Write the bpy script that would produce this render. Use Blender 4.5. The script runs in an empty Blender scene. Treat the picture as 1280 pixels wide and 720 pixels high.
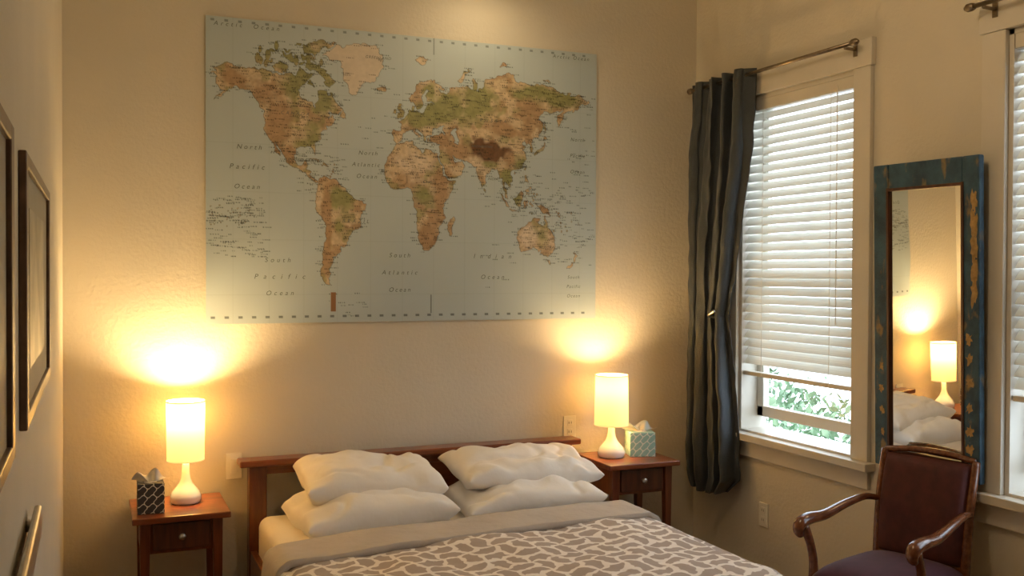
import bpy, bmesh, math, random
import numpy as np
from mathutils import Vector, Matrix, noise
random.seed(4); np.random.seed(4)
WR,WL,FZ,CZ,YB=3.11,-0.12,-0.12,3.05,-5.6
col=bpy.context.scene.collection
bpy.context.scene.view_settings.view_transform='Standard'

# ------------------------------------------------------------ materials
def newmat(name):
    m=bpy.data.materials.new(name); m.use_nodes=True
    nt=m.node_tree; b=nt.nodes['Principled BSDF']; return m,nt,b
def N(nt,t,**k):
    n=nt.nodes.new(t)
    for a,v in k.items():
        if a.startswith('i_'): n.inputs[a[2:].replace('_',' ')].default_value=v
        else: setattr(n,a,v)
    return n
def mat(name,c1,c2=None,rough=.5,scale=8,bump=0.,bscale=80,metal=0,stretch=None,sheen=0,coat=0,detail=4,dist=.01):
    m,nt,b=newmat(name)
    b.inputs['Roughness'].default_value=rough; b.inputs['Metallic'].default_value=metal
    if sheen: b.inputs['Sheen Weight'].default_value=sheen
    if coat: b.inputs['Coat Weight'].default_value=coat; b.inputs['Coat Roughness'].default_value=.15
    tc=N(nt,'ShaderNodeTexCoord'); mp=N(nt,'ShaderNodeMapping')
    nt.links.new(tc.outputs['Object'],mp.inputs['Vector'])
    if stretch: mp.inputs['Scale'].default_value=stretch
    nz=N(nt,'ShaderNodeTexNoise'); nz.inputs['Scale'].default_value=scale; nz.inputs['Detail'].default_value=detail
    nt.links.new(mp.outputs[0],nz.inputs['Vector'])
    r=N(nt,'ShaderNodeValToRGB'); c2=c2 or c1
    r.color_ramp.elements[0].position=.35; r.color_ramp.elements[1].position=.65
    r.color_ramp.elements[0].color=(*c1,1); r.color_ramp.elements[1].color=(*c2,1)
    nt.links.new(nz.outputs['Fac'],r.inputs[0]); nt.links.new(r.outputs[0],b.inputs['Base Color'])
    if bump:
        n2=N(nt,'ShaderNodeTexNoise'); n2.inputs['Scale'].default_value=bscale; n2.inputs['Detail'].default_value=3
        nt.links.new(tc.outputs['Object'],n2.inputs['Vector'])
        bp=N(nt,'ShaderNodeBump'); bp.inputs['Strength'].default_value=bump; bp.inputs['Distance'].default_value=dist
        nt.links.new(n2.outputs['Fac'],bp.inputs['Height']); nt.links.new(bp.outputs[0],b.inputs['Normal'])
    return m
M_wall=mat('wall_paint',(.62,.565,.46),(.65,.59,.48),.6,3,.25,55)
M_ceil=mat('ceiling_paint',(.66,.63,.55),(.7,.66,.57),.8,3,.2,60)
M_trim=mat('trim_paint',(.64,.59,.50),(.68,.63,.54),.35,5)
M_wood=mat('cherry_wood',(.13,.028,.010),(.24,.062,.018),.28,5,stretch=(1,9,9),coat=.3)
M_woodz=mat('cherry_wood_vertical',(.10,.022,.009),(.18,.045,.015),.28,5,stretch=(9,9,1),coat=.3)
M_dark=mat('dark_walnut',(.05,.014,.007),(.10,.028,.012),.3,6,stretch=(8,8,1),coat=.2)
M_chairw=mat('chair_wood',(.11,.032,.011),(.20,.062,.022),.25,6,stretch=(3,9,9),coat=.4)
M_uph=mat('maroon_upholstery',(.060,.011,.010),(.085,.016,.014),.75,20,.3,400,dist=.001)
M_seat=mat('plum_upholstery',(.055,.012,.030),(.075,.017,.040),.8,20,.3,400,sheen=.1,dist=.001)
M_sheet=mat('ivory_cotton',(.80,.73,.63),(.84,.77,.67),.85,4,.25,25,dist=.01)
M_pillow=mat('white_cotton',(.87,.82,.76),(.90,.85,.79),.85,4,.35,14,dist=.012)
M_fold=mat('taupe_fold',(.47,.41,.35),(.52,.455,.39),.85,6,.3,40,sheen=.1)
M_curt=mat('slate_curtain',(.030,.036,.042),(.045,.052,.060),.5,6,.3,200,sheen=.15)
M_metal=mat('brushed_nickel',(.45,.42,.38),(.55,.5,.45),.3,30,metal=1)
M_bronze=mat('aged_bronze',(.22,.17,.12),(.3,.24,.17),.35,30,metal=1)
M_plate=mat('switch_plate_plastic',(.76,.72,.62),(.78,.74,.64),.3,5)
M_black=mat('black_slot',(.02,.02,.02),None,.5)
M_cer=mat('white_ceramic',(.85,.82,.76),(.87,.84,.78),.12,3,coat=.5)
M_tissue=mat('tissue_paper',(.8,.76,.68),(.84,.8,.72),.9,5)
M_floor=mat('hardwood_floor',(.16,.07,.03),(.26,.12,.05),.35,4,stretch=(12,1,1))
M_frame=mat('bronze_picture_frame',(.10,.055,.03),(.18,.10,.055),.35,20,coat=.2)
M_matb=mat('picture_mat',(.36,.34,.28),(.40,.37,.31),.6,3)
M_leaf=mat('leaf_green',(.07,.14,.06),(.20,.28,.15),.6,7)
M_ground=mat('patio_ground',(.35,.34,.32),(.5,.48,.45),.9,2)
M_stucco=mat('neighbor_stucco',(.42,.44,.46),(.48,.50,.52),.9,3,.2,40)

def m_gold():
    m=mat('distressed_blue_gold',(.014,.045,.080),(.035,.10,.155),.5,14,.4,60)
    nt=m.node_tree; b=nt.nodes['Principled BSDF']
    src=b.inputs['Base Color'].links[0].from_socket
    tc=N(nt,'ShaderNodeTexCoord'); mp=N(nt,'ShaderNodeMapping'); mp.inputs['Scale'].default_value=(1,2.5,1)
    nt.links.new(tc.outputs['Object'],mp.inputs[0])
    nz=N(nt,'ShaderNodeTexNoise'); nz.inputs['Scale'].default_value=9; nz.inputs['Detail'].default_value=6
    nt.links.new(mp.outputs[0],nz.inputs['Vector'])
    r=N(nt,'ShaderNodeValToRGB'); r.color_ramp.elements[0].position=.58; r.color_ramp.elements[1].position=.68
    nt.links.new(nz.outputs['Fac'],r.inputs[0])
    mx=N(nt,'ShaderNodeMixRGB'); mx.inputs[2].default_value=(.24,.17,.08,1)
    nt.links.new(r.outputs[0],mx.inputs[0]); nt.links.new(src,mx.inputs[1]); nt.links.new(mx.outputs[0],b.inputs['Base Color'])
    return m
M_mirf=m_gold()
M_goldp=mat('gold_leaf_paint',(.30,.18,.06),(.46,.29,.10),.4,60)
M_glassm,nt,b=newmat('mirror_glass'); b.inputs['Metallic'].default_value=1; b.inputs['Roughness'].default_value=.01; b.inputs['Base Color'].default_value=(.90,.91,.90,1)
def m_glass():
    m=bpy.data.materials.new('window_glass'); m.use_nodes=True; nt=m.node_tree; nt.nodes.clear()
    o=N(nt,'ShaderNodeOutputMaterial'); t=N(nt,'ShaderNodeBsdfTransparent'); g=N(nt,'ShaderNodeBsdfGlossy'); g.inputs['Roughness'].default_value=.02
    x=N(nt,'ShaderNodeMixShader'); x.inputs[0].default_value=.06
    nt.links.new(t.outputs[0],x.inputs[1]); nt.links.new(g.outputs[0],x.inputs[2]); nt.links.new(x.outputs[0],o.inputs[0]); return m
M_glass=m_glass()
def m_trans(name,c,fac,emis=None,es=0,tc_=None):
    m=bpy.data.materials.new(name); m.use_nodes=True; nt=m.node_tree; nt.nodes.clear()
    o=N(nt,'ShaderNodeOutputMaterial'); d=N(nt,'ShaderNodeBsdfDiffuse'); t=N(nt,'ShaderNodeBsdfTranslucent')
    nz=N(nt,'ShaderNodeTexNoise'); nz.inputs['Scale'].default_value=60
    r=N(nt,'ShaderNodeValToRGB'); r.color_ramp.elements[0].color=(c[0]*.96,c[1]*.96,c[2]*.96,1); r.color_ramp.elements[1].color=(*c,1)
    nt.links.new(nz.outputs['Fac'],r.inputs[0]); nt.links.new(r.outputs[0],d.inputs[0])
    if tc_: t.inputs[0].default_value=(*tc_,1)
    else: nt.links.new(r.outputs[0],t.inputs[0])
    x=N(nt,'ShaderNodeMixShader'); x.inputs[0].default_value=fac
    nt.links.new(d.outputs[0],x.inputs[1]); nt.links.new(t.outputs[0],x.inputs[2])
    last=x
    if emis:
        e=N(nt,'ShaderNodeEmission'); e.inputs[0].default_value=(*emis,1); e.inputs[1].default_value=es
        a=N(nt,'ShaderNodeAddShader'); nt.links.new(x.outputs[0],a.inputs[0]); nt.links.new(e.outputs[0],a.inputs[1]); last=a
    nt.links.new(last.outputs[0],o.inputs[0]); return m
M_shade=m_trans('linen_lamp_shade',(.85,.70,.42),.13,(1,.66,.24),.7,(.72,.52,.22))
M_slat=m_trans('blind_slat',(.86,.84,.78),.42)
def m_emit(name,c,s):
    m=bpy.data.materials.new(name); m.use_nodes=True; nt=m.node_tree; nt.nodes.clear()
    o=N(nt,'ShaderNodeOutputMaterial'); e=N(nt,'ShaderNodeEmission'); e.inputs[0].default_value=(*c,1); e.inputs[1].default_value=s
    nt.links.new(e.outputs[0],o.inputs[0]); return m
M_bulb=m_emit('bulb_glow',(1,.72,.38),30)
def m_lattice(name,coord,scale,cbg,cln,amp,width,rot=0,soft=.03,yz=False,mul=1.0,warp=0):
    """wavy interlocking lattice"""
    m,nt,b=newmat(name); b.inputs['Roughness'].default_value=.85
    tc=N(nt,'ShaderNodeTexCoord'); mp=N(nt,'ShaderNodeMapping'); mp.inputs['Scale'].default_value=(scale,)*3; mp.inputs['Rotation'].default_value=(0,0,rot)
    nt.links.new(tc.outputs[coord],mp.inputs[0]); sx=N(nt,'ShaderNodeSeparateXYZ')
    if warp:
        wn=N(nt,'ShaderNodeTexNoise'); wn.inputs['Scale'].default_value=.55; wn.inputs['Detail'].default_value=2
        nt.links.new(mp.outputs[0],wn.inputs['Vector'])
        vm=N(nt,'ShaderNodeVectorMath',operation='MULTIPLY_ADD'); vm.inputs[1].default_value=(warp,)*3
        nt.links.new(wn.outputs['Color'],vm.inputs[0]); nt.links.new(mp.outputs[0],vm.inputs[2]); nt.links.new(vm.outputs[0],sx.inputs[0])
    else: nt.links.new(mp.outputs[0],sx.inputs[0])
    def ma(op,a,bb=None):
        n=N(nt,'ShaderNodeMath',operation=op)
        for i,v in enumerate((a,bb)):
            if v is None: continue
            if isinstance(v,(int,float)): n.inputs[i].default_value=v
            else: nt.links.new(v,n.inputs[i])
        return n.outputs[0]
    if yz: u=ma('ADD',sx.outputs[0],sx.outputs[1]); v=sx.outputs[2]
    else: u,v=sx.outputs[0],sx.outputs[1]
    a=ma('ABSOLUTE',ma('SINE',ma('ADD',u,ma('MULTIPLY',ma('SINE',ma('MULTIPLY',v,mul)),amp))))
    c=ma('ABSOLUTE',ma('SINE',ma('ADD',v,ma('MULTIPLY',ma('SINE',ma('MULTIPLY',u,mul)),amp))))
    mn=ma('MINIMUM',a,c)
    r=N(nt,'ShaderNodeMapRange'); r.inputs[1].default_value=width; r.inputs[2].default_value=width+soft
    nt.links.new(mn,r.inputs[0])
    mx=N(nt,'ShaderNodeMixRGB'); mx.inputs[1].default_value=(*cln,1); mx.inputs[2].default_value=(*cbg,1)
    nt.links.new(r.outputs[0],mx.inputs[0]); nt.links.new(mx.outputs[0],b.inputs['Base Color'])
    nz=N(nt,'ShaderNodeTexNoise'); nz.inputs['Scale'].default_value=9; nt.links.new(tc.outputs['Object'],nz.inputs['Vector'])
    bp=N(nt,'ShaderNodeBump'); bp.inputs['Strength'].default_value=.3; bp.inputs['Distance'].default_value=.02 if coord=='UV' else .0005
    nt.links.new(nz.outputs['Fac'],bp.inputs['Height']); nt.links.new(bp.outputs[0],b.inputs['Normal'])
    return m
M_duvet=m_lattice('duvet_print','UV',36,(.43,.35,.30),(.87,.80,.73),1.0,.33,rot=.55,soft=.12,warp=1.6)
M_box1=m_lattice('charcoal_trellis_card','Object',85,(.05,.045,.045),(.7,.65,.55),.5,.16,yz=True,mul=2)
M_box2=m_lattice('aqua_trellis_card','Object',85,(.28,.48,.45),(.68,.72,.65),.5,.2,yz=True,mul=2)

# ------------------------------------------------------------ helpers
def link(o,parent=None,mt=None,smooth=False):
    col.objects.link(o)
    if parent: o.parent=parent
    if mt and hasattr(o.data,'materials'): o.data.materials.append(mt)
    if smooth:
        for p in o.data.polygons: p.use_smooth=True
    return o
def empty(name,loc=(0,0,0),rz=0):
    e=bpy.data.objects.new(name,None); e.empty_display_size=.1; e.location=loc; e.rotation_euler=(0,0,rz); col.objects.link(e); return e
def meshobj(name,v,f,mt,parent=None,smooth=False):
    me=bpy.data.meshes.new(name); me.from_pydata(v,[],f); me.update()
    return link(bpy.data.objects.new(name,me),parent,mt,smooth)
def boxes(name,lst,mt,parent=None,bevel=0):
    v=[];f=[]
    for lo,hi in lst:
        k=len(v)
        for i in range(8): v.append(((hi if i&1 else lo)[0],(hi if i&2 else lo)[1],(hi if i&4 else lo)[2]))
        f+=[(k,k+2,k+3,k+1),(k+4,k+5,k+7,k+6),(k,k+1,k+5,k+4),(k+2,k+6,k+7,k+3),(k,k+4,k+6,k+2),(k+1,k+3,k+7,k+5)]
    o=meshobj(name,v,f,mt,parent)
    if bevel:
        md=o.modifiers.new('bevel','BEVEL'); md.width=bevel; md.segments=3; md.limit_method='ANGLE'
    return o
def box(name,lo,hi,mt,parent=None,bevel=0): return boxes(name,[(lo,hi)],mt,parent,bevel)
def lathe(name,prof,mt,parent=None,loc=(0,0,0),seg=48):
    v=[];f=[]
    for r,z in prof:
        for i in range(seg):
            a=2*math.pi*i/seg; v.append((loc[0]+r*math.cos(a),loc[1]+r*math.sin(a),loc[2]+z))
    for j in range(len(prof)-1):
        for i in range(seg):
            a=j*seg+i; b2=j*seg+(i+1)%seg; f.append((a,b2,b2+seg,a+seg))
    return meshobj(name,v,f,mt,parent,True)
def tube(name,pts,rad,mt,parent=None,seg=14,flat=1.0):
    """smooth tapered tube through points (Catmull-Rom), rad list per point"""
    P=[Vector(p) for p in pts]; n=len(P)
    if not isinstance(rad,(list,tuple)): rad=[rad]*n
    S=[];Rr=[]
    for i in range(n-1):
        p0=P[max(i-1,0)];p1=P[i];p2=P[i+1];p3=P[min(i+2,n-1)]
        st=8 if n>2 else 1
        for k in range(st):
            t=k/st; S.append(.5*((2*p1)+(p2-p0)*t+(2*p0-5*p1+4*p2-p3)*t*t+(3*p1-p0-3*p2+p3)*t**3)); Rr.append(rad[i]*(1-t)+rad[i+1]*t)
    S.append(P[-1]);Rr.append(rad[-1])
    v=[];f=[];up=Vector((0,0,1))
    T0=(S[1]-S[0]).normalized(); ref=T0.cross(up)
    if ref.length<.1: ref=T0.cross(Vector((0,1,0)))
    ref.normalize()
    for i,s in enumerate(S):
        T=(S[min(i+1,len(S)-1)]-S[max(i-1,0)]).normalized()
        ref=(ref-T*ref.dot(T)).normalized(); bn=T.cross(ref)
        for k in range(seg):
            a=2*math.pi*k/seg; v.append(s+ref*math.cos(a)*Rr[i]+bn*math.sin(a)*Rr[i]*flat)
    for i in range(len(S)-1):
        for k in range(seg):
            a=i*seg+k;b2=i*seg+(k+1)%seg; f.append((a,b2,b2+seg,a+seg))
    f.append(tuple(range(seg))[::-1]); f.append(tuple(range((len(S)-1)*seg,len(S)*seg)))
    return meshobj(name,[tuple(q) for q in v],f,mt,parent,True)
def grid(name,nu,nv,fn,mt,parent=None,uv=None,solid=0,sub=0):
    v=[];f=[];uvs=[]
    for j in range(nv+1):
        for i in range(nu+1):
            v.append(fn(i/nu,j/nv))
            if uv: uvs.append(uv(i/nu,j/nv))
    for j in range(nv):
        for i in range(nu):
            a=j*(nu+1)+i; f.append((a,a+1,a+nu+2,a+nu+1))
    o=meshobj(name,v,f,mt,parent,True)
    if uv:
        l=o.data.uv_layers.new(name='UVMap')
        for lp in o.data.loops: l.data[lp.index].uv=uvs[lp.vertex_index]
    if solid:
        md=o.modifiers.new('thick','SOLIDIFY'); md.thickness=solid; md.offset=0
    if sub:
        md=o.modifiers.new('sub','SUBSURF'); md.levels=sub; md.render_levels=sub
    return o
def interp(x,xs,ys): return float(np.interp(x,xs,ys))
def n3(x,y,z=0): return noise.noise(Vector((x,y,z)))

# ------------------------------------------------------------ room shell
T=.16
W1=(-1.27,-.42,.66,2.38); W2=(-2.91,-2.06,.66,2.38)   # openings y0,y1,z0,z1
box('floor',(WL-T,YB-T,FZ-.1),(WR+T,T,FZ),M_floor)
box('ceiling',(WL-T,YB-T,CZ),(WR+T,T,CZ+.1),M_ceil)
box('wall_back',(WL-T,0,FZ),(WR+T,T,CZ),M_wall)
box('wall_left',(WL-T,YB,FZ),(WL,0,CZ),M_wall)
box('wall_front',(WL-T,YB-T,FZ),(WR+T,YB,CZ),M_wall)
boxes('wall_right',[((WR,W1[1],FZ),(WR+T,0,CZ)),((WR,W1[0],FZ),(WR+T,W1[1],W1[2])),((WR,W1[0],W1[3]),(WR+T,W1[1],CZ)),
  ((WR,W2[1],FZ),(WR+T,W1[0],CZ)),((WR,W2[0],FZ),(WR+T,W2[1],W2[2])),((WR,W2[0],W2[3]),(WR+T,W2[1],CZ)),((WR,YB,FZ),(WR+T,W2[0],CZ))],M_wall)
box('baseboard_back',(WL,-.018,FZ),(WR,0,FZ+.12),M_trim,bevel=.004)
box('baseboard_right',(WR-.018,YB,FZ),(WR,-.02,FZ+.12),M_trim,bevel=.004)
box('baseboard_left',(WL,YB,FZ),(WL+.018,-.02,FZ+.12),M_trim,bevel=.004)

def window(nm,w):
    y0,y1,z0,z1=w; e=empty(nm,(WR,(y0+y1)/2,z0)); ox,oy,oz=WR,(y0+y1)/2,z0
    def B(n,l,mt=M_trim,bv=.004): return boxes(n,[((a[0]-ox,a[1]-oy,a[2]-oz),(b[0]-ox,b[1]-oy,b[2]-oz)) for a,b in l],mt,e,bv)
    c=.105
    B('casing',[((WR-.022,y0-c,z0),(WR,y0,z1)),((WR-.022,y1,z0),(WR,y1+c,z1)),((WR-.028,y0-c-.01,z1),(WR,y1+c+.01,z1+.12))])
    B('stool',[((WR-.06,y0-c-.03,z0-.035),(WR,y1+c+.03,z0+.001))],bv=.004)
    B('sill',[((WR-.002,y0+.002,z0+.001),(WR+T+.03,y1-.002,z0+.012))],bv=0)
    B('apron',[((WR-.02,y0-c,z0-.12),(WR,y1+c,z0-.035))])
    x0,x1=WR+.10,WR+.14
    B('jamb',[((WR,y0,z0),(WR+T,y0+.02,z1)),((WR,y1-.02,z0),(WR+T,y1,z1)),((WR,y0,z1-.02),(WR+T,y1,z1))],bv=0)
    zr=z0+.075
    B('lower_sash',[((x0,y0+.02,zr),(x1,y0+.07,1.45)),((x0,y1-.07,zr),(x1,y1-.02,1.45)),((x0,y0+.02,zr),(x1,y1-.02,zr+.055)),((x0,y0+.02,1.42),(x1,y1-.02,1.47))])
    B('upper_sash',[((x0+.03,y0+.02,1.45),(x1+.02,y0+.06,z1)),((x0+.03,y1-.06,1.45),(x1+.02,y1-.02,z1))])
    B('glass_pane',[((x0+.018,y0+.06,zr+.05),(x0+.022,y1-.06,z1-.02))],M_glass,0)
    return e
window('window_1',W1); window('window_2',W2)

def blinds(nm,w,zb=.97):
    y0,y1,z0,z1=w; e=empty(nm,(WR+.03,(y0+y1)/2,z1)); hw=(y1-y0)/2-.022
    box('headrail',(-.03,-hw,-.075),(.035,hw,-.02),M_trim,e,.004)
    sl=[];zz=-.10; H=z1-zb; v=[];f=[]
    a=math.radians(52)
    while zz>-(H-.03):
        prof=[]
        for k in range(5):
            s=(k-2)/2*.025; cv=.003*(1-(k-2)**2/4)
            prof.append((-s*math.cos(a)*-1+cv*-math.sin(a), zz+s*math.sin(a)+cv*math.cos(a)))
        th=.0028
        pts=prof+[(p[0]+th*math.sin(a),p[1]-th*math.cos(a)) for p in reversed(prof)]
        k=len(v)
        for yy in (-hw,hw):
            for p in pts: v.append((p[0],yy,p[1]))
        n=len(pts)
        for i in range(n): f.append((k+i,k+(i+1)%n,k+n+(i+1)%n,k+n+i))
        f.append(tuple(k+i for i in range(n))); f.append(tuple(k+n+i for i in reversed(range(n))))
        zz-=.0445
    meshobj('slats',v,f,M_slat,e)
    box('bottom_rail',(-.022,-hw,-H-.008),(.022,hw,-H+.014),M_trim,e,.004)
    for yy in (-hw*.62,hw*.62): 
        box('ladder_cord',(-.024,yy-.0015,-H),(-.0225,yy+.0015,-.05),M_tissue,e)
    box('pull_cord',(-.034,-hw*.75-.002,-H*.8),(-.031,-hw*.75+.002,-.05),M_tissue,e)
    return e
blinds('window_blinds',W1,.96); blinds('window_blinds',W2,1.02)

# outside
box('patio_ground',(WR+T+.04,-12,-1.3),(16,8,-1.2),M_ground)
def hedge():
    v=[];f=[]
    for i in range(9000):
        x=random.uniform(4.5,6.5); y=random.uniform(-3.5,4.5)
        top=.55+.35*n3(x*.9,y*.9)+.15*n3(x*3,y*3)
        z=-1.2+(top+1.2)*random.random()**.5
        s=random.uniform(.03,.06); d=Vector((random.gauss(0,1),random.gauss(0,1),random.gauss(0,1))).normalized()
        t=d.orthogonal().normalized(); b=d.cross(t); c=Vector((x,y,z)); k=len(v)
        v+= [tuple(c-t*s),tuple(c-b*s*.5),tuple(c+t*s),tuple(c+b*s*.5)]; f.append((k,k+1,k+2,k+3))
    meshobj('garden_hedge',v,f,M_leaf)
hedge()
ft=empty('garden_fence',(7.2,-1,-1.2))
for i in range(40): box('fence_board_%d'%i,(0,-4+i*.2,0),(.03,-3.82+i*.2,1.75),M_stucco,ft)
box('fence_rail',(-.04,-4,1.5),(0,4,1.6),M_stucco,ft)

# ------------------------------------------------------------ world map
def worldmap():
    L=[[(-168,65.6),(-163,67),(-166,68.5),(-157,71),(-141,69.7),(-128,70),(-115,68),(-108,68),(-96,68),(-94,72),(-88,69),(-82,69),(-86,66),(-94,61),(-94,58.7),(-88,56.5),(-82,55),(-80,51.5),(-79,54),(-77,57),(-78,60),(-78,62.5),(-70,61),(-69,58.8),(-65,60),(-61,56),(-56,52.5),(-60,50),(-66,50),(-70,47),(-65,49),(-64.5,46.5),(-61,46),(-66,43.8),(-70,43.5),(-70,41.7),(-74,40.5),(-76,37),(-76,35),(-81,31.5),(-80,27),(-80.5,25.2),(-82.5,28),(-84,30),(-89.5,29.5),(-94,29.5),(-97.3,27.5),(-97.7,22),(-95,18.5),(-91.5,18.6),(-90.3,21),(-87,21.3),(-88.5,16),(-83.3,15),(-83.7,11),(-80,9),(-77.5,8.5),(-78,7.3),(-82,7.5),(-85.7,10),(-88,13),(-94,16),(-99,16.7),(-105.5,20),(-106,23),(-109,26),(-112.5,30),(-114.7,31.5),(-112,27),(-109.5,23),(-112,25),(-115,29),(-117,33),(-121,35),(-124,40),(-124,47.5),(-123,49),(-128,51),(-131,55),(-136,58.5),(-143,60),(-149,60.5),(-153,58),(-160,55.5),(-165,54.3),(-158,58),(-162,59),(-165,61),(-165,63),(-161,64.5)],
    [(-62,66.5),(-68,63),(-74,64.5),(-72,67),(-79,70),(-88,71),(-90,73),(-81,73.7),(-72,71.5),(-67,69)],[(-105,69),(-115,69),(-118,71),(-110,73),(-105,72.5)],[(-125,72),(-122,74.5),(-116,73)],
    [(-62,82.5),(-75,79),(-80,76.5),(-89,77),(-90,80.5),(-80,83)],[(-98,74),(-105,75),(-110,76.5),(-100,77)],[(-125,76),(-118,77.5),(-112,76)],[(-80,74.7),(-92,74.7),(-92,76.5),(-82,76)],[(-80,64),(-87,64),(-85,66)],[(-90,73),(-96,72.5),(-95,74),(-90,74)],[(-92,79),(-97,79),(-96,81),(-91,81)],[(-100,78),(-110,78),(-104,79)],
    [(-59,47.6),(-53,46.8),(-55.5,51.5),(-57.5,50)],
    [(-24,65),(-22,64),(-18.5,63.4),(-14,65),(-16,66.4),(-22,66.3)],[(-85,22),(-80,23),(-74.5,20.2),(-78,20),(-80,21.7)],[(-74,18.5),(-68.5,18.5),(-70,19.8),(-73,19.8)],
    [(-77.5,8.5),(-75,11),(-71.5,12.3),(-67,10.7),(-62,10.7),(-57,6),(-51.5,4.3),(-50,0),(-44,-2.5),(-39.5,-3),(-35.2,-5.5),(-35,-9),(-39,-13),(-39.5,-18),(-41,-22),(-45,-23.5),(-48.5,-26),(-50,-30),(-53.5,-34),(-58,-34),(-57,-37.5),(-62,-39),(-65,-41),(-65,-45),(-67.5,-46.5),(-66,-48),(-69,-51),(-68.5,-53),(-65.5,-55),(-71,-54.5),(-75,-50),(-75,-46),(-73,-42),(-73.5,-37),(-71.5,-32),(-70.3,-20),(-76,-14),(-81,-6),(-80,-2.5),(-79,1.5),(-77,4)],
    [(-6,35.8),(0,36),(10,37.3),(11,34),(15,32.3),(20,31),(22,32.8),(29,31),(32.5,31),(34,27.5),(37,21),(39,15.5),(43,12),(51,11.9),(48,5),(42,-1.5),(39,-6),(40.5,-14.5),(35,-20),(35.5,-24),(32.5,-27),(30,-31.5),(25,-34),(20,-34.7),(18,-32),(15,-27),(12,-17),(13.5,-10),(9,-1),(9.5,4),(4.5,6.3),(-4,5.2),(-8,4.5),(-13,8.5),(-17,13),(-17,21),(-13,27.5),(-9.5,31.5)],
    [(49,-12),(50.4,-15.5),(47,-25),(44,-25),(43.5,-21),(44.5,-16)],
    [(-9.3,37),(-9,43.3),(-1.8,43.5),(-1.2,46),(-4.6,48.4),(1.5,50.2),(5,53.3),(8.5,54),(8.3,57),(10.6,57.5),(10.5,54.5),(18,54.7),(21,55.5),(24,59),(30,60),(23,60),(21.5,62.5),(25.5,65),(22,65.8),(17.5,61.5),(18.5,60),(16.5,56.5),(13,55.5),(11,59),(7,58),(5,61),(12,66),(17,69),(26,71),(31,70),(41,67.3),(40.5,66.3),(34,66.7),(38,64),(44,66),(44,68.5),(54,68.3),(60,69),(68.5,68.3),(67,72.5),(73,71),(72,67),(77,68.5),(81,73.5),(98,76),(104,77.7),(113,74),(129,71.5),(140,72.7),(152,71),(160,69.5),(170,69.8),(180,68.8),(190,66),(182,64.8),(179,62.3),(170,60),(163,59),(162.5,56),(156.8,51),(155.5,57),(163,61.5),(154,59.5),(142,59),(135.5,54.7),(141,52.5),(140,48),(135,43.5),(130.5,42.3),(127.5,39.5),(129.3,37),(129,35.2),(126.5,34.5),(126.5,37.5),(125,39.5),(121.5,39),(121.5,40.8),(118,39),(122,37),(119.5,35),(122,31),(121,28),(117,23.5),(110.5,21),(108,21.5),(106,19),(109,13),(107,10.5),(105,9),(104.5,10.5),(100.7,13),(99.5,9.5),(103.3,4),(104,1.5),(101,3),(98.5,8),(98,15.5),(94.5,16),(92,22),(87,21.5),(82,16.5),(80,13),(79.8,10.3),(77.5,8),(74.5,14),(72.7,19),(72.3,21.5),(69,22.5),(66.5,25),(57,26.8),(51,28),(48.5,30),(50,26.7),(51.5,24.5),(56.3,26),(59.8,22.5),(55,17),(45,12.8),(43,13),(39,21),(35,28),(34.5,31.5),(36,36.5),(30.5,36.5),(27,37),(26.5,40),(29,41),(35,42),(41.5,41.5),(37.5,44.5),(39,47),(34,46),(31,46.5),(28.5,43.5),(28,41.5),(26,40.8),(23,40.3),(24,38),(22.5,36.5),(19.5,41.5),(14,45),(12.5,44),(18.5,40),(16,38),(15.5,40),(10.5,43),(8,44),(3.5,43),(0,40),(-2,37),(-5.5,36)],
    [(-5.5,50),(1,51.2),(1.5,52.7),(-1.5,55),(-2,57.5),(-5,58.5),(-5.5,56),(-3,54),(-4.8,53)],[(-10,52),(-6.3,52.3),(-6,54.5),(-9,54.5)],[(11,79),(20,77),(25,80),(15,80)],[(52,71),(57,71),(60,75),(68,76.7),(58,75.5)],[(95,79),(103,79),(98,81)],[(138,75),(150,75),(142,76)],
    [(130.5,31.5),(135.5,33.8),(140.3,35.3),(142,39.5),(141,41.3),(139.5,38.5),(136,36.5),(131,34.3),(130,33)],[(140,42),(145,43.3),(142,45.4)],[(142,46.5),(143.5,50),(142.5,54),(141.8,50)],[(80,9),(81.8,7),(80.5,6)],[(120,23),(121.8,25),(121,22)],[(108.6,19),(111,20),(109.5,18)],
    [(120,18.5),(122,18),(124,13),(120.5,14)],[(122,7),(126,6.5),(126,9.5),(124,8.5)],[(95.3,5.6),(98,4),(104,-2),(106,-5.8),(102.5,-4),(98.7,1.5)],[(105.5,-6.7),(110,-6.8),(114.5,-8),(112,-8.3),(106,-7.4)],[(109,1.5),(113,3),(117,7),(119,5),(117.5,1),(116,-4),(112,-3.3),(110,-1.5)],[(119.5,-5.5),(119.8,0),(124.5,1.2),(121,-.5),(123,-4.5),(121,-3)],
    [(131,-.8),(134.5,-3),(138,-1.7),(145,-4.5),(150.5,-10.5),(146,-8.5),(142.5,-9.2),(138.5,-8.3),(135,-4.3)],
    [(114,-22),(113.7,-26.5),(115.7,-32),(118,-35),(124,-33.5),(129,-31.7),(132,-32),(136,-34.8),(138,-33.2),(138,-35.5),(141,-38.3),(146.5,-39),(150,-37.3),(153,-32),(153.3,-26),(149.5,-22),(146,-19),(145.5,-15),(142.5,-10.8),(141,-17),(138,-17),(135.5,-15),(136.5,-12),(131,-12),(129,-15),(126,-14),(122,-18)],
    [(144.8,-41),(148,-41),(147,-43.6)],[(173,-35),(178.3,-38),(175,-41.5),(173.8,-39.3),(175,-37.5)],[(172.7,-40.7),(174.2,-41.7),(170,-46),(166.6,-46)]]
    GL=[(-73,78.2),(-68,76),(-58,75.5),(-54,70),(-53,66),(-48,61),(-43.5,60),(-40,65),(-31,68),(-23,70.5),(-19,75),(-18,80),(-30,83.3),(-50,82.3),(-62,81.5)]
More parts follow.
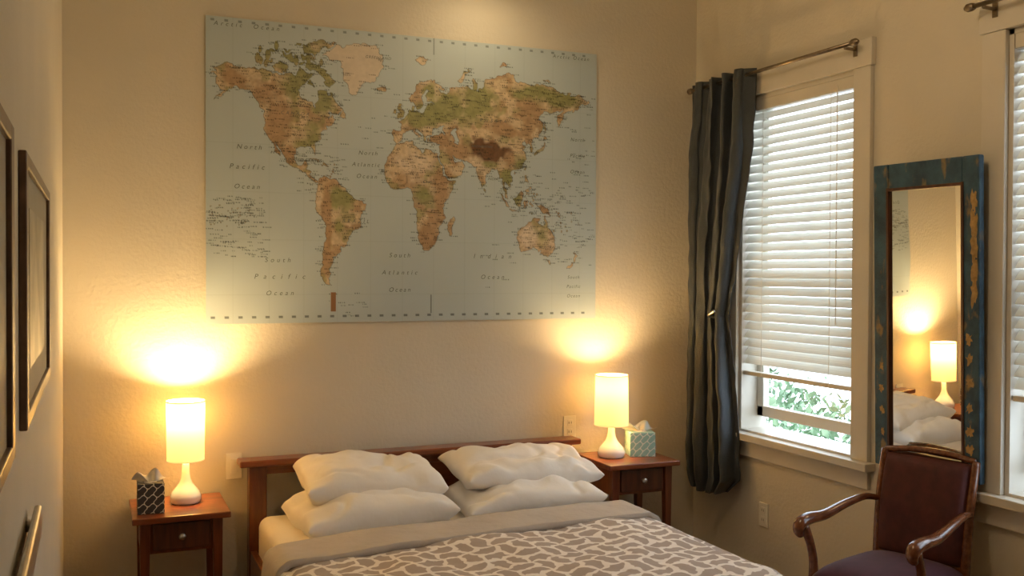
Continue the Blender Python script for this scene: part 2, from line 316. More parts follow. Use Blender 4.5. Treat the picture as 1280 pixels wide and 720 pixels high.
    CA=[(47,45),(51,47),(53,45),(51,44),(54,41),(54,37),(49.5,37.5),(49,41)]
    NX,NY=720,504; Wm,Hm=2.0,1.405
    U,V=np.meshgrid(np.linspace(0,1,NX+1),np.linspace(0,1,NY+1))   # V from top
    def vn(nx,ny,seed):
        rs=np.random.RandomState(seed); g=rs.rand(ny+2,nx+2); x=U*nx; y=V*ny; xi=x.astype(int); yi=y.astype(int); fx=x-xi; fy=y-yi
        fx=fx*fx*(3-2*fx); fy=fy*fy*(3-2*fy)
        return (g[yi,xi]*(1-fx)+g[yi,xi+1]*fx)*(1-fy)+(g[yi+1,xi]*(1-fx)+g[yi+1,xi+1]*fx)*fy
    def fbm(n,seed,o=4):
        s=0;a=1;t=0
        for k in range(o): s=s+a*vn(n*2**k,int(n*.7)*2**k,seed+k); t+=a; a*=.55
        return s/t
    lon=-17.5+(U-.418)/.0027; yy=(.565-V)/.344; lat=np.degrees(2*np.arctan(yy/1.7071))
    lo=lon+(fbm(60,1,3)-.5)*5; la=lat+(fbm(60,9,3)-.5)*4
    def pip(poly):
        x=np.array([p[0] for p in poly],float); y=np.array([p[1] for p in poly],float); ins=np.zeros(lo.shape,bool)
        bb=(lo>x.min()-.1)&(lo<x.max()+.1)&(la>y.min()-.1)&(la<y.max()+.1); X=lo[bb];Y=la[bb]; r=np.zeros(X.shape,bool)
        for i in range(len(x)):
            j=i-1; c=((y[i]>Y)!=(y[j]>Y))&(X<(x[j]-x[i])*(Y-y[i])/(y[j]-y[i]+1e-9)+x[i]); r^=c
        ins[bb]=r; return ins
    land=np.zeros(lo.shape,bool)
    for p in L: land|=pip(p)
    gl=pip(GL); land&=~pip(CA)
    rs=np.random.RandomState(3)
    def sea_isl(n,x0,x1,y0,y1,r):
        nonlocal land
        for _ in range(n):
            cx=rs.uniform(x0,x1);cy=rs.uniform(y0,y1); land|=((lon-cx)**2+(lat-cy)**2)<rs.uniform(.3,r)**2
    sea_isl(25,120,134,-9,12,1.0); sea_isl(14,-75,-60,10,20,.6); sea_isl(20,150,180,-22,-5,.8); sea_isl(40,-170,-135,-22,-8,.45); sea_isl(10,20,28,35,40,.6); sea_isl(16,-130,-70,70,80,2.2)
    ocean=np.array([.44,.51,.53]); 
    n1=fbm(12,20); n2=fbm(40,30,3); n3_=fbm(120,44,3)
    C=np.zeros(lo.shape+(3,)); C[:]=ocean; C*=(1+.05*(n1-.5))[...,None]
    tan=np.array([.54,.42,.27]); brown=np.array([.38,.245,.135]); green=np.array([.25,.25,.10]); pale=np.array([.60,.50,.38]); dk=np.array([.13,.055,.02])
    def mix(A,Bc,w): return A*(1-w[...,None])+Bc*w[...,None]
    lc=np.zeros_like(C); lc[:]=tan
    lc=mix(lc,brown,np.clip((n2-.46)*5,0,.85)); lc=mix(lc,pale,np.clip((n1-.55)*4,0,.5)); lc=mix(lc,green,np.clip((fbm(30,90,3)-.56)*7,0,.6))
    def blob(cx,cy,rx,ry,c,s):
        nonlocal lc
        w=np.clip(np.exp(-((lon-cx)/rx)**2-((lat-cy)/ry)**2)*s*(.1+1.9*n2)*1.1,0,1); w=np.clip((w-.2)*1.9,0,.95); lc=mix(lc,c,w)
    for b in [(-85,66,22,9,green,1.3),(-72,54,11,5,green,1.0),(-100,78,30,6,green,1.1),(-82,36,8,8,green,.8),(-60,-3,12,7,green,1.1),(-58,-20,5,8,green,.7),(20,52,16,6,green,1.3),(42,57,18,7,green,1.3),(72,62,18,8,green,1.4),(115,27,9,6,green,.8),(103,17,6,6,green,.8),(85,25,8,3,green,.8),(20,2,12,7,green,.5),(28,64,8,5,green,1.),(130,68,22,4,green,1.),(160,66,20,4,green,1.),(112,0,6,5,green,.9),(140,-26,7,7,green,.6),(-92,31,8,4,green,.8)]: blob(*b)
    for b in [(-112,42,10,14,brown,1.4),(-125,57,10,7,brown,1.1),(-70,-18,4,22,brown,1.8),(-102,24,5,6,brown,1.3),(88,33,14,5,dk,2.2),(73,38,7,4,dk,1.5),(37,5,6,12,brown,1.5),(52,32,11,5,brown,1.3),(98,48,13,5,brown,1.3),(130,58,15,7,brown,1.0),(25,-25,10,8,brown,1.3),(35,39,8,2.5,brown,1.4),(105,28,6,5,brown,1.3),(-150,64,10,4,brown,1.2),(44,17,6,6,brown,.8),(125,-25,10,8,pale,.8),(10,24,20,8,pale,.8),(140,-5,6,2,brown,1.5)]: blob(*b)
    lc*=(.72+.56*n3_)[...,None]
    lk=land
    C=np.where(lk[...,None],lc,C)
    C=np.where(gl[...,None],np.array([.58,.50,.40])*(.9+.2*n3_)[...,None],C)
    allL=lk|gl
    e=np.zeros_like(allL); e[1:,:]|=allL[1:,:]!=allL[:-1,:]; e[:,1:]|=allL[:,1:]!=allL[:,:-1]
    C=np.where(e[...,None],C*.5,C)
    bl=np.abs(fbm(26,77,3)-.5)<.006; C=np.where((bl&lk)[...,None],C*.65,C)
    for g in range(-150,200,30):
        k=np.argmin(np.abs(lon[0]-g)); C[:,k]=np.where(allL[:,k][:,None],C[:,k],C[:,k]*.9)
    for g in (-60,-30,0,30,60):
        k=np.argmin(np.abs(lat[:,0]-g)); C[k]=np.where(allL[k][:,None],C[k],C[k]*.9)
    def dash(cx,cy,ln,dark=.35):
        k=cx; end=cx+ln
        while k<end and 0<=k<NX-2:
            w=rs.randint(1,3); C[cy:cy+2,k:k+w]*=dark*.6+.25*rs.rand(); k+=w+rs.randint(1,3)
    ys,xs=np.where(lk&(U>.01)&(U<.97)&(V>.02)&(V<.97))
    for _ in range(900):
        i=rs.randint(len(ys)); dash(xs[i],min(ys[i],NY-3),rs.randint(5,16),.4)
    cy_,cx_=np.where(e)
    for _ in range(620):
        i=rs.randint(len(cy_)); dash(max(0,min(NX-20,cx_[i]+rs.randint(-14,4))),max(0,min(NY-3,cy_[i]+rs.randint(-4,5))),rs.randint(6,16),.4)
    for (a0,a1,b0,b1,n) in [(0.0,.13,.58,.78,120),(.86,.99,.5,.80,75),(.2,.32,.42,.56,45),(.75,.9,.45,.62,55),(.65,.8,.55,.9,14),(.9,.99,.15,.5,35),(.3,.45,.05,.5,20),(.28,.40,.9,.98,12)]:
        for _ in range(n): dash(int(rs.uniform(a0,a1)*NX),int(rs.uniform(b0,b1)*NY),rs.randint(5,15),.45)
    for k in range(8,NX-8,22): C[NY-12:NY-8,k:k+7]*=.35; C[4:8,k:k+6]*=.5
    C[int(NY*.90):int(NY*.965),int(NX*.288):int(NX*.300)]=np.array([.25,.12,.05]); 
    C[int(NY*.91):int(NY*.975),int(NX*.54):int(NX*.543)]*=.3
    C[int(NY*.0):int(NY*.06),int(NX*.545):int(NX*.548)]*=.5
    X=U*Wm; Z=(1-V)*Hm
    Y=-.010-.009*np.clip((.35-U)/.35,0,1)*np.clip((V-.55)/.45,0,1)*(np.sin((U*16+V*18))+1)-.003*(1+np.sin(U*9))
    vs=np.stack([X,Y,Z],-1).reshape(-1,3)
    me=bpy.data.meshes.new('world_map_poster'); nv=len(vs); nf=NX*NY
    me.vertices.add(nv); me.vertices.foreach_set('co',vs.ravel())
    I,J=np.meshgrid(np.arange(NX),np.arange(NY)); a=(J*(NX+1)+I).ravel()
    fc=np.stack([a,a+NX+1,a+NX+2,a+1],-1).ravel()
    me.loops.add(nf*4); me.loops.foreach_set('vertex_index',fc)
    me.polygons.add(nf); me.polygons.foreach_set('loop_start',np.arange(nf)*4); me.update(); me.validate()
    ca=me.color_attributes.new('map_ink','FLOAT_COLOR','POINT')
    ca.data.foreach_set('color',np.concatenate([C.reshape(-1,3),np.ones((nv,1))],1).ravel())
    me.polygons.foreach_set('use_smooth',np.ones(nf,bool))
    m,nt,b=newmat('printed_map_canvas'); at=N(nt,'ShaderNodeAttribute',attribute_name='map_ink')
    nt.links.new(at.outputs['Color'],b.inputs['Base Color']); b.inputs['Roughness'].default_value=.5
    o=bpy.data.objects.new('world_map_poster',me); o.location=(.475,0,1.237); link(o,None,m)
    ink=mat('map_ink_label',(.11,.115,.10),None,.6)
    def txt(s,u,v,size,sp=1.0):
        c=bpy.data.curves.new('map_label','FONT'); c.body=s; c.size=size*1.08; c.align_x='CENTER'; c.align_y='CENTER'; c.space_character=sp; c.shear=.25
        t=bpy.data.objects.new('map_label',c); t.parent=o; t.location=(u*Wm,-.030,(1-v)*Hm); t.rotation_euler=(math.pi/2,0,0); c.materials.append(ink); col.objects.link(t)
    for s,u,v,z,sp in [("North",.095,.42,.028,1.6),("Pacific",.09,.485,.03,1.8),("Ocean",.09,.55,.028,1.6),("South",.16,.79,.028,1.8),("Pacific",.165,.845,.03,2.6),("Ocean",.165,.90,.028,1.8),
      ("North",.375,.42,.026,1.4),("Atlantic",.37,.46,.026,1.5),("Ocean",.372,.50,.026,1.5),("South",.455,.77,.028,1.6),("Atlantic",.455,.83,.028,1.8),("Ocean",.455,.89,.028,1.5),
      ("Indian",.70,.77,.03,2.6),("Ocean",.70,.845,.028,1.8),("North",.94,.33,.024,1.3),("Pacific",.94,.39,.024,1.3),("Ocean",.94,.45,.024,1.3),("South",.93,.845,.022,1.3),("Pacific",.93,.88,.022,1.3),("Ocean",.93,.915,.022,1.3),
      ("Arctic  Ocean",.09,.025,.026,1.8),("Arctic Ocean",.92,.025,.024,1.5),("GREENLAND",.40,.09,.018,1.2),("C A N A D A",.20,.30,.02,1.1),("UNITED STATES",.22,.455,.022,1.0),("B R A Z I L",.345,.655,.024,1.1),("AUSTRALIA",.86,.735,.022,1.0),("RUSSIA",.70,.28,.022,2.2),("CHINA",.77,.44,.022,1.6),("CHAD",.53,.51,.02,1.1),("MONGOLIA",.77,.39,.016,1.0),("KAZAKHSTAN",.67,.375,.016,1.0),("INDIA",.70,.49,.018,1.1)]: txt(s,u,v,z,sp)
worldmap()

# ------------------------------------------------------------ nightstands
def nightstand(x0,x1,y0,y1,zt):
    e=empty('nightstand',((x0+x1)/2,(y0+y1)/2,FZ)); hx=(x1-x0)/2; hy=(y1-y0)/2; h=zt-FZ
    box('top',(-hx,-hy,h-.026),(hx,hy,h),M_wood,e,.005)
    i=.03; L=.042
    for n,(sx,sy) in enumerate([(-1,-1),(1,-1),(-1,1),(1,1)]):
        ax=sx*(hx-i); ay=sy*(hy-i)
        o=box('leg_%d'%(n+1),(min(ax,ax-sx*L),min(ay,ay-sy*L),0),(max(ax,ax-sx*L),max(ay,ay-sy*L),h-.026),M_woodz,e,.003)
        cx=ax-sx*L/2; cy=ay-sy*L/2
        for vt in o.data.vertices:
            if vt.co.z<.01: vt.co.x=cx+(vt.co.x-cx)*.6+sx*.004; vt.co.y=cy+(vt.co.y-cy)*.6
    a=hx-i-.006; bq=hy-i-.006
    boxes('apron',[((-a,-bq,h-.16),(-a+.018,bq,h-.026)),((a-.018,-bq,h-.16),(a,bq,h-.026)),((-a,bq-.018,h-.16),(a,bq,h-.026)),((-a,-bq+.012,h-.16),(a,-bq+.02,h-.026))],M_woodz,e)
    box('drawer_front',(-a+L+.004,-bq-.002,h-.145),(a-L-.004,-bq+.014,h-.036),M_dark,e,.004)
    kz=h-.09
    k=lathe('knob',[(0,0),(.006,0),(.005,.012),(.013,.018),(.014,.026),(.008,.031),(0,.032)],M_metal,e,seg=24)
    k.rotation_euler=(math.pi/2,0,0); k.location=(0,-bq-.002,kz)
    return e
ZL,ZR=.468,.525
nightstand(.145,.535,-.43,-.03,ZL); nightstand(2.35,2.755,-.42,-.03,ZR)

# ------------------------------------------------------------ lamps
def lamp(x,y,z,rb,rt,zs,h,b,power):
    e=empty('table_lamp',(x,y,z))
    lathe('base',[(0,0),(b*.86,0),(b*.95,.006),(b,.020),(b*.97,.034),(b*.84,.052),(b*.62,.070),(b*.42,.088),(b*.31,.108),(b*.26,.13),(b*.23,.16),(b*.22,zs+.01),(0,zs+.01)],M_cer,e)
    lathe('stem',[(0,zs),(.006,zs),(.006,zs+.07),(.014,zs+.07),(.014,zs+.09),(0,zs+.09)],M_metal,e,seg=20)
    lathe('shade',[(rb,zs),(rt,zs+h)],M_shade,e,seg=64)
    for zz,r in ((zs+.003,rb),(zs+h-.003,rt)):
        lathe('shade_ring',[(r-.002,zz-.003),(r+.001,zz-.003),(r+.001,zz+.003),(r-.002,zz+.003),(r-.002,zz-.003)],M_shade,e,seg=64)
    for a in (0,2.1,4.2): tube('spider_arm',[(.012*math.cos(a),.012*math.sin(a),zs+.08),(rb*.99*math.cos(a),rb*.99*math.sin(a),zs+.02)],.0015,M_metal,e,6)
    lathe('bulb',[(0,zs+.085),(.012,zs+.09),(.014,zs+.105),(.024,zs+.125),(.028,zs+.145),(.024,zs+.165),(.012,zs+.178),(0,zs+.181)],M_bulb,e,seg=24)
    l=bpy.data.lights.new('lamp_light','POINT'); l.energy=power; l.color=(1,.70,.33); l.shadow_soft_size=.03
    lo=bpy.data.objects.new('lamp_light',l); lo.location=(0,0,zs+.205); lo.parent=e; col.objects.link(lo)
    return e
lamp(.372,-.19,ZL,.078,.082,.185,.262,.066,44)
lamp(2.475,-.20,ZR,.089,.084,.165,.262,.072,19)

# ------------------------------------------------------------ tissue boxes
def tissue(x,y,z,s,h,rz,mt):
    e=empty('tissue_box',(x,y,z),rz)
    box('carton',(-s/2,-s/2,0),(s/2,s/2,h),mt,e,.003)
    lathe('opening',[(0,h+.0006),(s*.25,h+.0006)],M_tissue,e)
    def fn(u,v):
        a=(u-.5)*2; w=.008+.085*s/.11*v**1.1*.75
        xx=a*w*1.1; yy=.03*math.sin(a*7+v*3)*v*.8+.012*n3(a*3,v*3,x)
        return (xx,yy,h-.01+.055*v+.018*math.sin(a*6.5)*v-.030*abs(a)**2*v)
    grid('tissue_sheet',24,12,fn,M_tissue,e)
    return e
tissue(.222,-.30,ZL,.105,.125,.0,M_box1); tissue(2.645,-.20,ZR,.135,.125,-.3,M_box2)

# ------------------------------------------------------------ bed
BX0,BX1=.69,2.25; BZ=.365; BY1=-2.15
bed=empty('bed',(0,0,0))
box('headboard_post_1',(.655,-.105,FZ),(.735,-.035,.585),M_woodz,bed,.004)
box('headboard_post_2',(2.215,-.105,FZ),(2.295,-.035,.60),M_woodz,bed,.004)
box('headboard_cap',(.61,-.135,.588),(2.335,-.022,.618),M_wood,bed,.008)
box('headboard_upper_rail',(.735,-.09,.545),(2.215,-.055,.588),M_wood,bed,.004)
box('headboard_lower_rail',(.735,-.09,.16),(2.215,-.055,.34),M_wood,bed,.004)
box('headboard_center_panel',(1.34,-.095,.34),(1.70,-.055,.545),M_wood,bed,.004)
boxes('side_rail',[((.66,BY1,.02),(.69,-.10,.20)),((2.26,BY1,.02),(2.29,-.10,.20)),((.66,BY1-.03,.02),(2.29,BY1,.20))],M_wood,bed,.004)
boxes('foot_leg',[((.66,BY1-.03,FZ),(.72,BY1+.03,.02)),((2.23,BY1-.03,FZ),(2.29,BY1+.03,.02))],M_woodz,bed,.003)
o=box('mattress',(BX0,BY1+.01,.05),(BX1,-.11,BZ),M_sheet,bed,.05); o.modifiers['bevel'].segments=6
for p in o.data.polygons: p.use_smooth=True
def drape(name,ya,yb,off,drop,mt,uvs=False,nu=150,nv=90,rr=.05,th=.012,wr=.012,parent=None,skew=0.,seed=0,flare=1.):
    x0,x1,zt=BX0-off-.02,BX1+off+.02,BZ+off
    w=x1-x0; P=w+2*drop
    def fn(u,v):
        s=u*P; y=ya+(yb-ya)*v
        if s<drop: x=x0; z=zt-(drop-s)
        elif s>drop+w: x=x1; z=zt-(s-drop-w)
        else: x=x0+s-drop; z=zt
        for cx,sg in ((x0,1),(x1,-1)):
            q=(s-drop) if sg==1 else (drop+w-s)
            if abs(q)<rr*1.2:
                t=(q/(rr*1.2)+1)/2*math.pi/2
                x=cx+sg*rr*(1-math.cos(t)); z=zt-rr*(1-math.sin(t))
        side=1 if (s<drop or s>drop+w) else 0
        y+=skew*(1-(x-x0)/w)
        n=n3(x*3.2+seed,y*3.2,z*3)+.5*n3(x*8,y*7+seed,z*8)+.25*n3(x*20,y*18,z*18)
        if side:
            dd=(zt-z)/drop; sgx=-1 if s<drop else 1
            x+=flare*sgx*(.012+.035*dd*(.6+.7*math.sin(y*13+seed)+.6*n)+.02*dd)
        else: z+=wr*n+.012*max(0,1-((x-(x0+x1)/2)/(w/2))**2)
        return (x,y,z)
    g=grid(name,nu,nv,fn,mt,parent,uv=(lambda u,v:(u*P,(ya+(yb-ya)*v))) if uvs else None,solid=th)
    return g
drape('duvet',-.80,BY1-.08,.022,.27,M_duvet,True,nv=120,th=.03,wr=.018,skew=-.16,seed=2)
drape('folded_blanket_edge',-.67,-.93,.040,.27,M_fold,False,nv=30,th=.028,wr=.008,skew=-.15,seed=5,parent=bed,flare=.5)

def pillow(cx,cy,cz,w,d,h,rx=0,rz=0,ry=0,seed=0):
    n=44; v=[];f=[]
    def pt(a,b,sgn):
        ea=1-abs(a)**3.4; eb=1-abs(b)**3.4
        t=max(0,ea*eb)**.42
        px=a*(w/2)*(1-.05*(1-b*b)*abs(a)**3); py=b*(d/2)*(1-.07*(1-a*a)*abs(b)**3)
        wr=n3(px*6+seed*3.1,py*6,sgn*.3)*.022+n3(px*13+seed,py*11,sgn)*.013
        wr-=.016*max(0,1-abs(n3(px*5+seed,py*7+2.3,3.3))*7)
        crease=.013*math.sin(px*20+py*9+6*n3(px*4,py*5,seed))*abs(a)**1.5+.010*math.sin(py*30+px*12+5*n3(px*3,py*3,seed+3))*abs(b)**2
        z=sgn*h/2*t*(1 if sgn>0 else .9)+(wr+crease)*t
        return (px,py,z+.022*n3(a*1.5,b*1.5,seed+7))
    idx={}
    for sgn in (1,-1):
        for j in range(n+1):
            for i in range(n+1):
                a=-1+2*i/n; b=-1+2*j/n
                a=math.copysign(abs(a)**.75,a); b=math.copysign(abs(b)**.75,b)
                edge=i in(0,n) or j in(0,n)
                if edge and sgn==-1: idx[(sgn,i,j)]=idx[(1,i,j)]; continue
                idx[(sgn,i,j)]=len(v); v.append(pt(a,b,sgn))
    for sgn in (1,-1):
        for j in range(n):
            for i in range(n):
                q=(idx[(sgn,i,j)],idx[(sgn,i+1,j)],idx[(sgn,i+1,j+1)],idx[(sgn,i,j+1)])
                f.append(q if sgn>0 else q[::-1])
    o=meshobj('pillow',v,f,M_pillow,None,True)
    o.location=(cx,cy,cz); o.rotation_euler=(rx,ry,rz)
    md=o.modifiers.new('sub','SUBSURF'); md.levels=1; md.render_levels=1
    return o
pillow(1.125,-.45,.430,.68,.50,.19,rx=-.02,rz=.05,ry=-.04,seed=1)
pillow(1.150,-.35,.545,.63,.44,.18,rx=.10,rz=-.03,ry=.02,seed=2)
pillow(1.860,-.45,.430,.68,.48,.17,rx=.0,rz=-.02,ry=-.03,seed=3)
pillow(1.895,-.35,.545,.70,.44,.16,rx=.10,rz=.02,ry=.01,seed=4)

# ------------------------------------------------------------ curtain + rods
def curtain():
    zt,zb=2.505,.34
    zs=[.34,.42,.8,1.26,1.75,2.1,2.3,2.505]
    lf=[-.10,-.05,-.055,-.075,-.06,-.08,-.10,-.10]
    rt=[-.42,-.52,-.49,-.42,-.52,-.58,-.60,-.62]
    amp=[.035,.045,.045,.026,.035,.04,.042,.045]
    def fn(u,v):
        z=zb+(zt-zb)*v; l=interp(z,zs,lf); r=interp(z,zs,rt); a=interp(z,zs,amp)
        nn=n3(u*2.5,z*.6,4)
        ph=u*math.pi*2*4.2+1.2*nn
        y=l+(r-l)*u+.012*math.sin(ph*2+1)
        x=WR-.09+a*(math.sin(ph+.5*math.sin(z*1.3))*(.85+.4*n3(u*4,z*.8,9))+.25*math.sin(ph*2.3+z*1.0))+.014*n3(u*6,z*3)+.008*n3(u*20,z*12)
        x=min(x,WR-.035)
        z2=z+ (0 if v>.2 else (-.03*math.sin(u*3.1)*(1-v/.2)))
        return (x,y,z2)
    e=empty('curtain',(0,0,0))
    grid('cloth_panel',220,160,fn,M_curt,e,solid=.003)
    tube('holdback',[(WR-.005,-.36,1.255),(WR-.10,-.36,1.25),(WR-.15,-.37,1.255),(WR-.175,-.40,1.265),(WR-.17,-.44,1.285)],[.006,.006,.007,.008,.009],M_metal,e)
    lathe('holdback_plate',[(0,0),(.02,0),(.02,.006),(0,.008)],M_metal,e,loc=(0,0,0),seg=24)
    p=e.children[-1]; p.rotation_euler=(0,-math.pi/2,0); p.location=(WR-.001,-.36,1.255)
    return e
curtain()
def rod(ya,yb,z):
    e=empty('curtain_rod',(WR-.09,(ya+yb)/2,z)); h=abs(ya-yb)/2
    tube('rod',[(0,-h,0),(0,h,0)],.009,M_bronze,e)
    for s in (-1,1):
        tube('finial',[(0,s*h,0),(0,s*(h+.012),0),(0,s*(h+.03),0),(0,s*(h+.045),0)],[.012,.016,.016,.006],M_bronze,e)
        tube('bracket',[(0,s*(h-.04),-.012),(.04,s*(h-.04),-.014),(.062,s*(h-.04),-.012)],.007,M_bronze,e)
        box('bracket_plate',(.057,s*(h-.04)-.012,-.045),(.062,s*(h-.04)+.012,.03),M_bronze,e,.002)
    return e
rod(-.10,-1.33,2.475); rod(-1.98,-3.05,2.475)

# ------------------------------------------------------------ mirror
def mirror():
    e=empty('wall_mirror',(WR-.03,-2.00,.69)); w,h=.49,1.235; fw=.074
    boxes('frame_stiles',[((-.03,0,0),(0,fw,h)),((-.03,w-fw,0),(0,w,h)),((-.028,fw,0),(0,w-fw,fw*.95)),((-.028,fw,h-fw*1.4),(0,w-fw,h))],M_mirf,e,.006)
    boxes('inner_bead',[((-.034,fw-.008,fw*.8),(-.02,fw+.004,h-fw*1.3)),((-.034,w-fw-.004,fw*.8),(-.02,w-fw+.008,h-fw*1.3)),((-.034,fw,h-fw*1.4-.006),(-.02,w-fw,h-fw*1.4+.006)),((-.034,fw,fw*.95-.006),(-.02,w-fw,fw*.95+.006))],M_dark,e,.002)
    box('mirror_pane',(-.021,fw-.003,fw*.9),(-.018,w-fw+.003,h-fw*1.35),M_glassm,e)
    rs=random.Random(5)
    v=[];f=[]
    def patch(cy,cz,ry,rz_):
        k=len(v); n=18
        for q in range(n):
            a=2*math.pi*q/n; r=1+.45*rs.uniform(-1,1)
            v.append((-.0312,cy+ry*r*math.cos(a),cz+rz_*r*math.sin(a)))
        f.append(tuple(range(k,k+n)))
    for i in range(6): patch(.038+rs.uniform(-.008,.008),.12+i*.085+rs.uniform(-.01,.01),.014,.020)
    for i in range(5): patch(.022,.72+i*.085,.013,.05)
    for i in range(4): patch(w-.038+rs.uniform(-.008,.008),.14+i*.09,.010,.016)
    meshobj('gold_patches',v,f,M_goldp,e)
    e.rotation_euler=(0,math.radians(-1.2),math.radians(5.9))
    return e
mirror()

# ------------------------------------------------------------ armchair
def armchair():
    e=empty('armchair',(2.74,-1.885,FZ),math.radians(16)); e.scale=(.97,.82,1.0)
    boxes('seat_rail',[((-.25,-.245,.37),(-.215,.245,.44)),((.19,-.215,.37),(.225,.215,.44)),((-.25,.215,.37),(.225,.25,.44)),((-.25,-.25,.37),(.225,-.215,.44))],M_chairw,e,.006)
    def seat(u,v):
        a=u*2-1;b=v*2-1; t=(max(0,(1-abs(a)**4)*(1-abs(b)**4)))**.35
        return (-.015+a*.245,b*.245,.43+.10*t)
    grid('seat_cushion',30,30,seat,M_seat,e)
    for s in (-1,1):
        tube('back_post',[(.24,s*.205,0),(.215,s*.21,.25),(.205,s*.215,.45),(.23,s*.222,.70),(.275,s*.225,.895)],[.016,.019,.022,.020,.018],M_chairw,e)
        tube('front_leg',[(-.235,s*.235,0),(-.228,s*.235,.12),(-.225,s*.235,.38)],[.013,.018,.024],M_chairw,e)
        tube('arm',[(.232,s*.222,.70),(.15,s*.245,.715),(.03,s*.262,.70),(-.10,s*.272,.675),(-.20,s*.275,.675),(-.255,s*.275,.665),(-.270,s*.275,.64),(-.255,s*.275,.62)],[.015,.018,.022,.026,.031,.031,.026,.018],M_chairw,e,flat=.75)
        tube('arm_support',[(-.235,s*.272,.65),(-.20,s*.268,.58),(-.185,s*.262,.50),(-.20,s*.255,.42),(-.215,s*.25,.38)],[.020,.018,.019,.022,.022],M_chairw,e)
    def back(u,v):
        a=u*2-1;b=v*2-1; t=(max(0,(1-abs(a)**5)*(1-abs(b)**5)))**.35
        z=.50+.385*v; xr=interp(z,[.45,.70,.92],[.205,.23,.277])
        return (xr-.005-.045*t,a*.212,z)
    grid('back_upholstery',30,30,back,M_uph,e)
    def backr(u,v):
        a=u*2-1; z=.50+.385*v; xr=interp(z,[.45,.70,.92],[.205,.23,.277]); return (xr+.012,a*.212,z)
    grid('back_rear_panel',6,12,backr,M_uph,e)
    tube('crest_rail',[(.275,-.225,.895),(.283,-.1,.908),(.285,0,.910),(.283,.1,.908),(.275,.225,.895)],.012,M_chairw,e)
    tube('lower_back_rail',[(.207,-.215,.50),(.207,0,.50),(.207,.215,.50)],.016,M_chairw,e)
    return e
armchair()

# ------------------------------------------------------------ pictures, plates, towel bar
def picture(y0,y1,z0,z1,seed):
    e=empty('picture_frame',(WL,(y0+y1)/2,(z0+z1)/2)); hy=(y1-y0)/2; hz=(z1-z0)/2; w=.05; t=.014
    boxes('frame',[((0,-hy,-hz),(t,-hy+w,hz)),((0,hy-w,-hz),(t,hy,hz)),((0,-hy+w,-hz),(t,hy-w,-hz+w*.5)),((0,-hy+w,hz-w*.5),(t,hy-w,hz))],M_frame,e,.003)
    box('mat_board',(.001,-hy+w,-hz+w*.5),(.006,hy-w,hz-w*.5),M_matb,e)
    art=mat('photo_print',(.10,.09,.07),(.42,.38,.30),.3,7+seed)
    box('print',(.006,-hy+w+.16,-hz+.09),(.007,hy-w-.16,hz-.09),art,e)
    box('glazing',(.009,-hy+w,-hz+w*.5),(.010,hy-w,hz-w*.5),M_glass,e)
picture(-2.78,-1.75,1.195,1.69,0); picture(-4.10,-3.08,1.20,1.69,2)
sw=empty('light_switch',(.600,0,.578))
box('plate',(-.036,-.008,-.06),(.036,0,.06),M_plate,sw,.003); box('rocker',(-.016,-.012,-.032),(.016,-.007,.032),M_plate,sw,.002)
def outlet(loc,rz):
    e=empty('electrical_outlet',loc,rz)
    box('plate',(-.036,-.008,-.06),(.036,0,.06),M_plate,e,.003)
    for zz in (-.024,.024):
        box('socket',(-.016,-.011,zz-.016),(.016,-.007,zz+.016),M_plate,e,.004)
        boxes('slots',[((-.008,-.0115,zz-.006),(-.0055,-.0105,zz+.006)),((.0055,-.0115,zz-.006),(.008,-.0105,zz+.006))],M_black,e)
outlet((2.33,0,.66),0); outlet((WR,-.64,.265),-math.pi/2)
tb=empty('towel_bar',(WL,-2.80,.985))
box('bar',(.012,-.26,-.028),(.026,.26,.028),M_metal,tb,.006)
for s in (-1,1): tube('post',[(0,s*.2,0),(.015,s*.2,0)],.011,M_metal,tb)

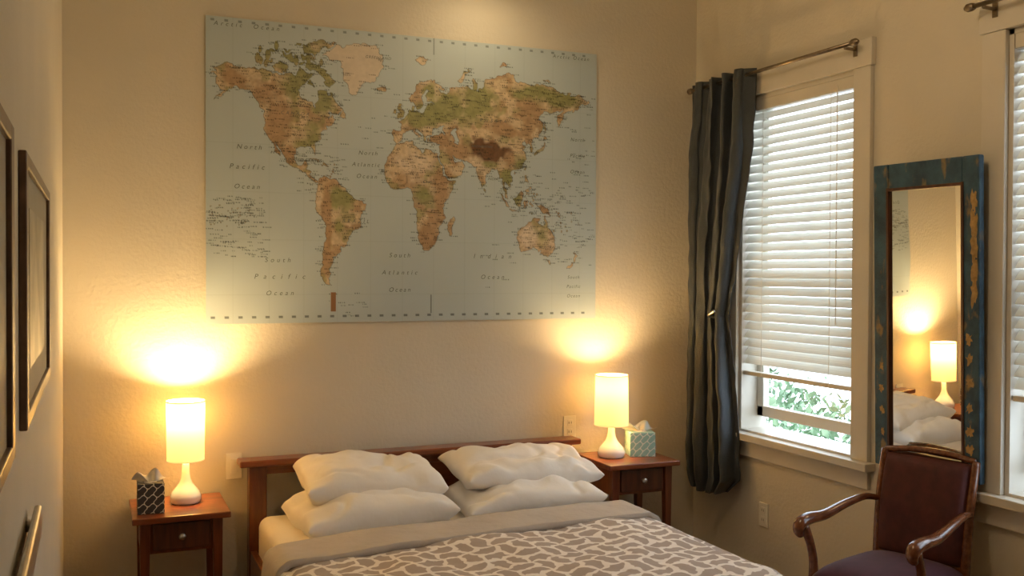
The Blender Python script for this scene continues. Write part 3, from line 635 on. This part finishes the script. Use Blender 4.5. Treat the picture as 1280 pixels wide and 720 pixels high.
# ------------------------------------------------------------ added fill dome, recessed downlight
cl=empty('added_fill_dome',(1.6,-2.3,CZ))  # unseen dome, added as warm general fill for the room
lathe('fill_canopy',[(0,0),(.16,0),(.16,-.02),(.15,-.03),(0,-.03)],M_metal,cl)
lathe('fill_glass_dome',[(.15,-.03),(.14,-.06),(.11,-.09),(.06,-.105),(0,-.11)],m_emit('fill_dome_glow',(1,.76,.46),4),cl)  # glowing part of the added dome
l=bpy.data.lights.new('fill_dome_light','POINT'); l.energy=20; l.color=(1,.735,.43); l.shadow_soft_size=.12  # fill lamp below the added dome
lo=bpy.data.objects.new('fill_dome_light',l); lo.location=(0,0,-.24); lo.parent=cl; col.objects.link(lo)
dl=empty('recessed_downlight',(1.80,-.40,CZ))
lathe('trim_ring',[(.05,-.001),(.075,-.001),(.075,-.008),(.05,-.012),(.05,-.001)],M_trim,dl)
l=bpy.data.lights.new('downlight_lamp','SPOT'); l.energy=13; l.color=(1,.76,.44); l.spot_size=math.radians(150); l.spot_blend=1; l.shadow_soft_size=.05
lo=bpy.data.objects.new('downlight_lamp',l); lo.location=(0,0,-.03); lo.rotation_euler=(math.radians(10),0,0); lo.parent=dl; col.objects.link(lo)

# ------------------------------------------------------------ world & camera
w=bpy.data.worlds.new('overcast_sky'); bpy.context.scene.world=w; w.use_nodes=True
bg=w.node_tree.nodes['Background']; bg.inputs[0].default_value=(.72,.86,1,1); bg.inputs[1].default_value=6.0
cam=bpy.data.cameras.new('camera'); co=bpy.data.objects.new('camera',cam); col.objects.link(co)
f,yaw,pitch,roll=1238,.4005,-.0155,.004
Fv=Vector((math.sin(yaw)*math.cos(pitch),math.cos(yaw)*math.cos(pitch),math.sin(pitch)))
Rv=Vector((math.cos(yaw),-math.sin(yaw),0)); Uv=Rv.cross(Fv)
c,s=math.cos(roll),math.sin(roll); R2=c*Rv+s*Uv; U2=-s*Rv+c*Uv
mw=Matrix((( R2.x,U2.x,-Fv.x,0),(R2.y,U2.y,-Fv.y,-4.716),(R2.z,U2.z,-Fv.z,1.478),(0,0,0,1)))
co.matrix_world=mw; cam.lens=f/1280*36; cam.sensor_width=36; cam.clip_start=.02
bpy.context.scene.camera=co
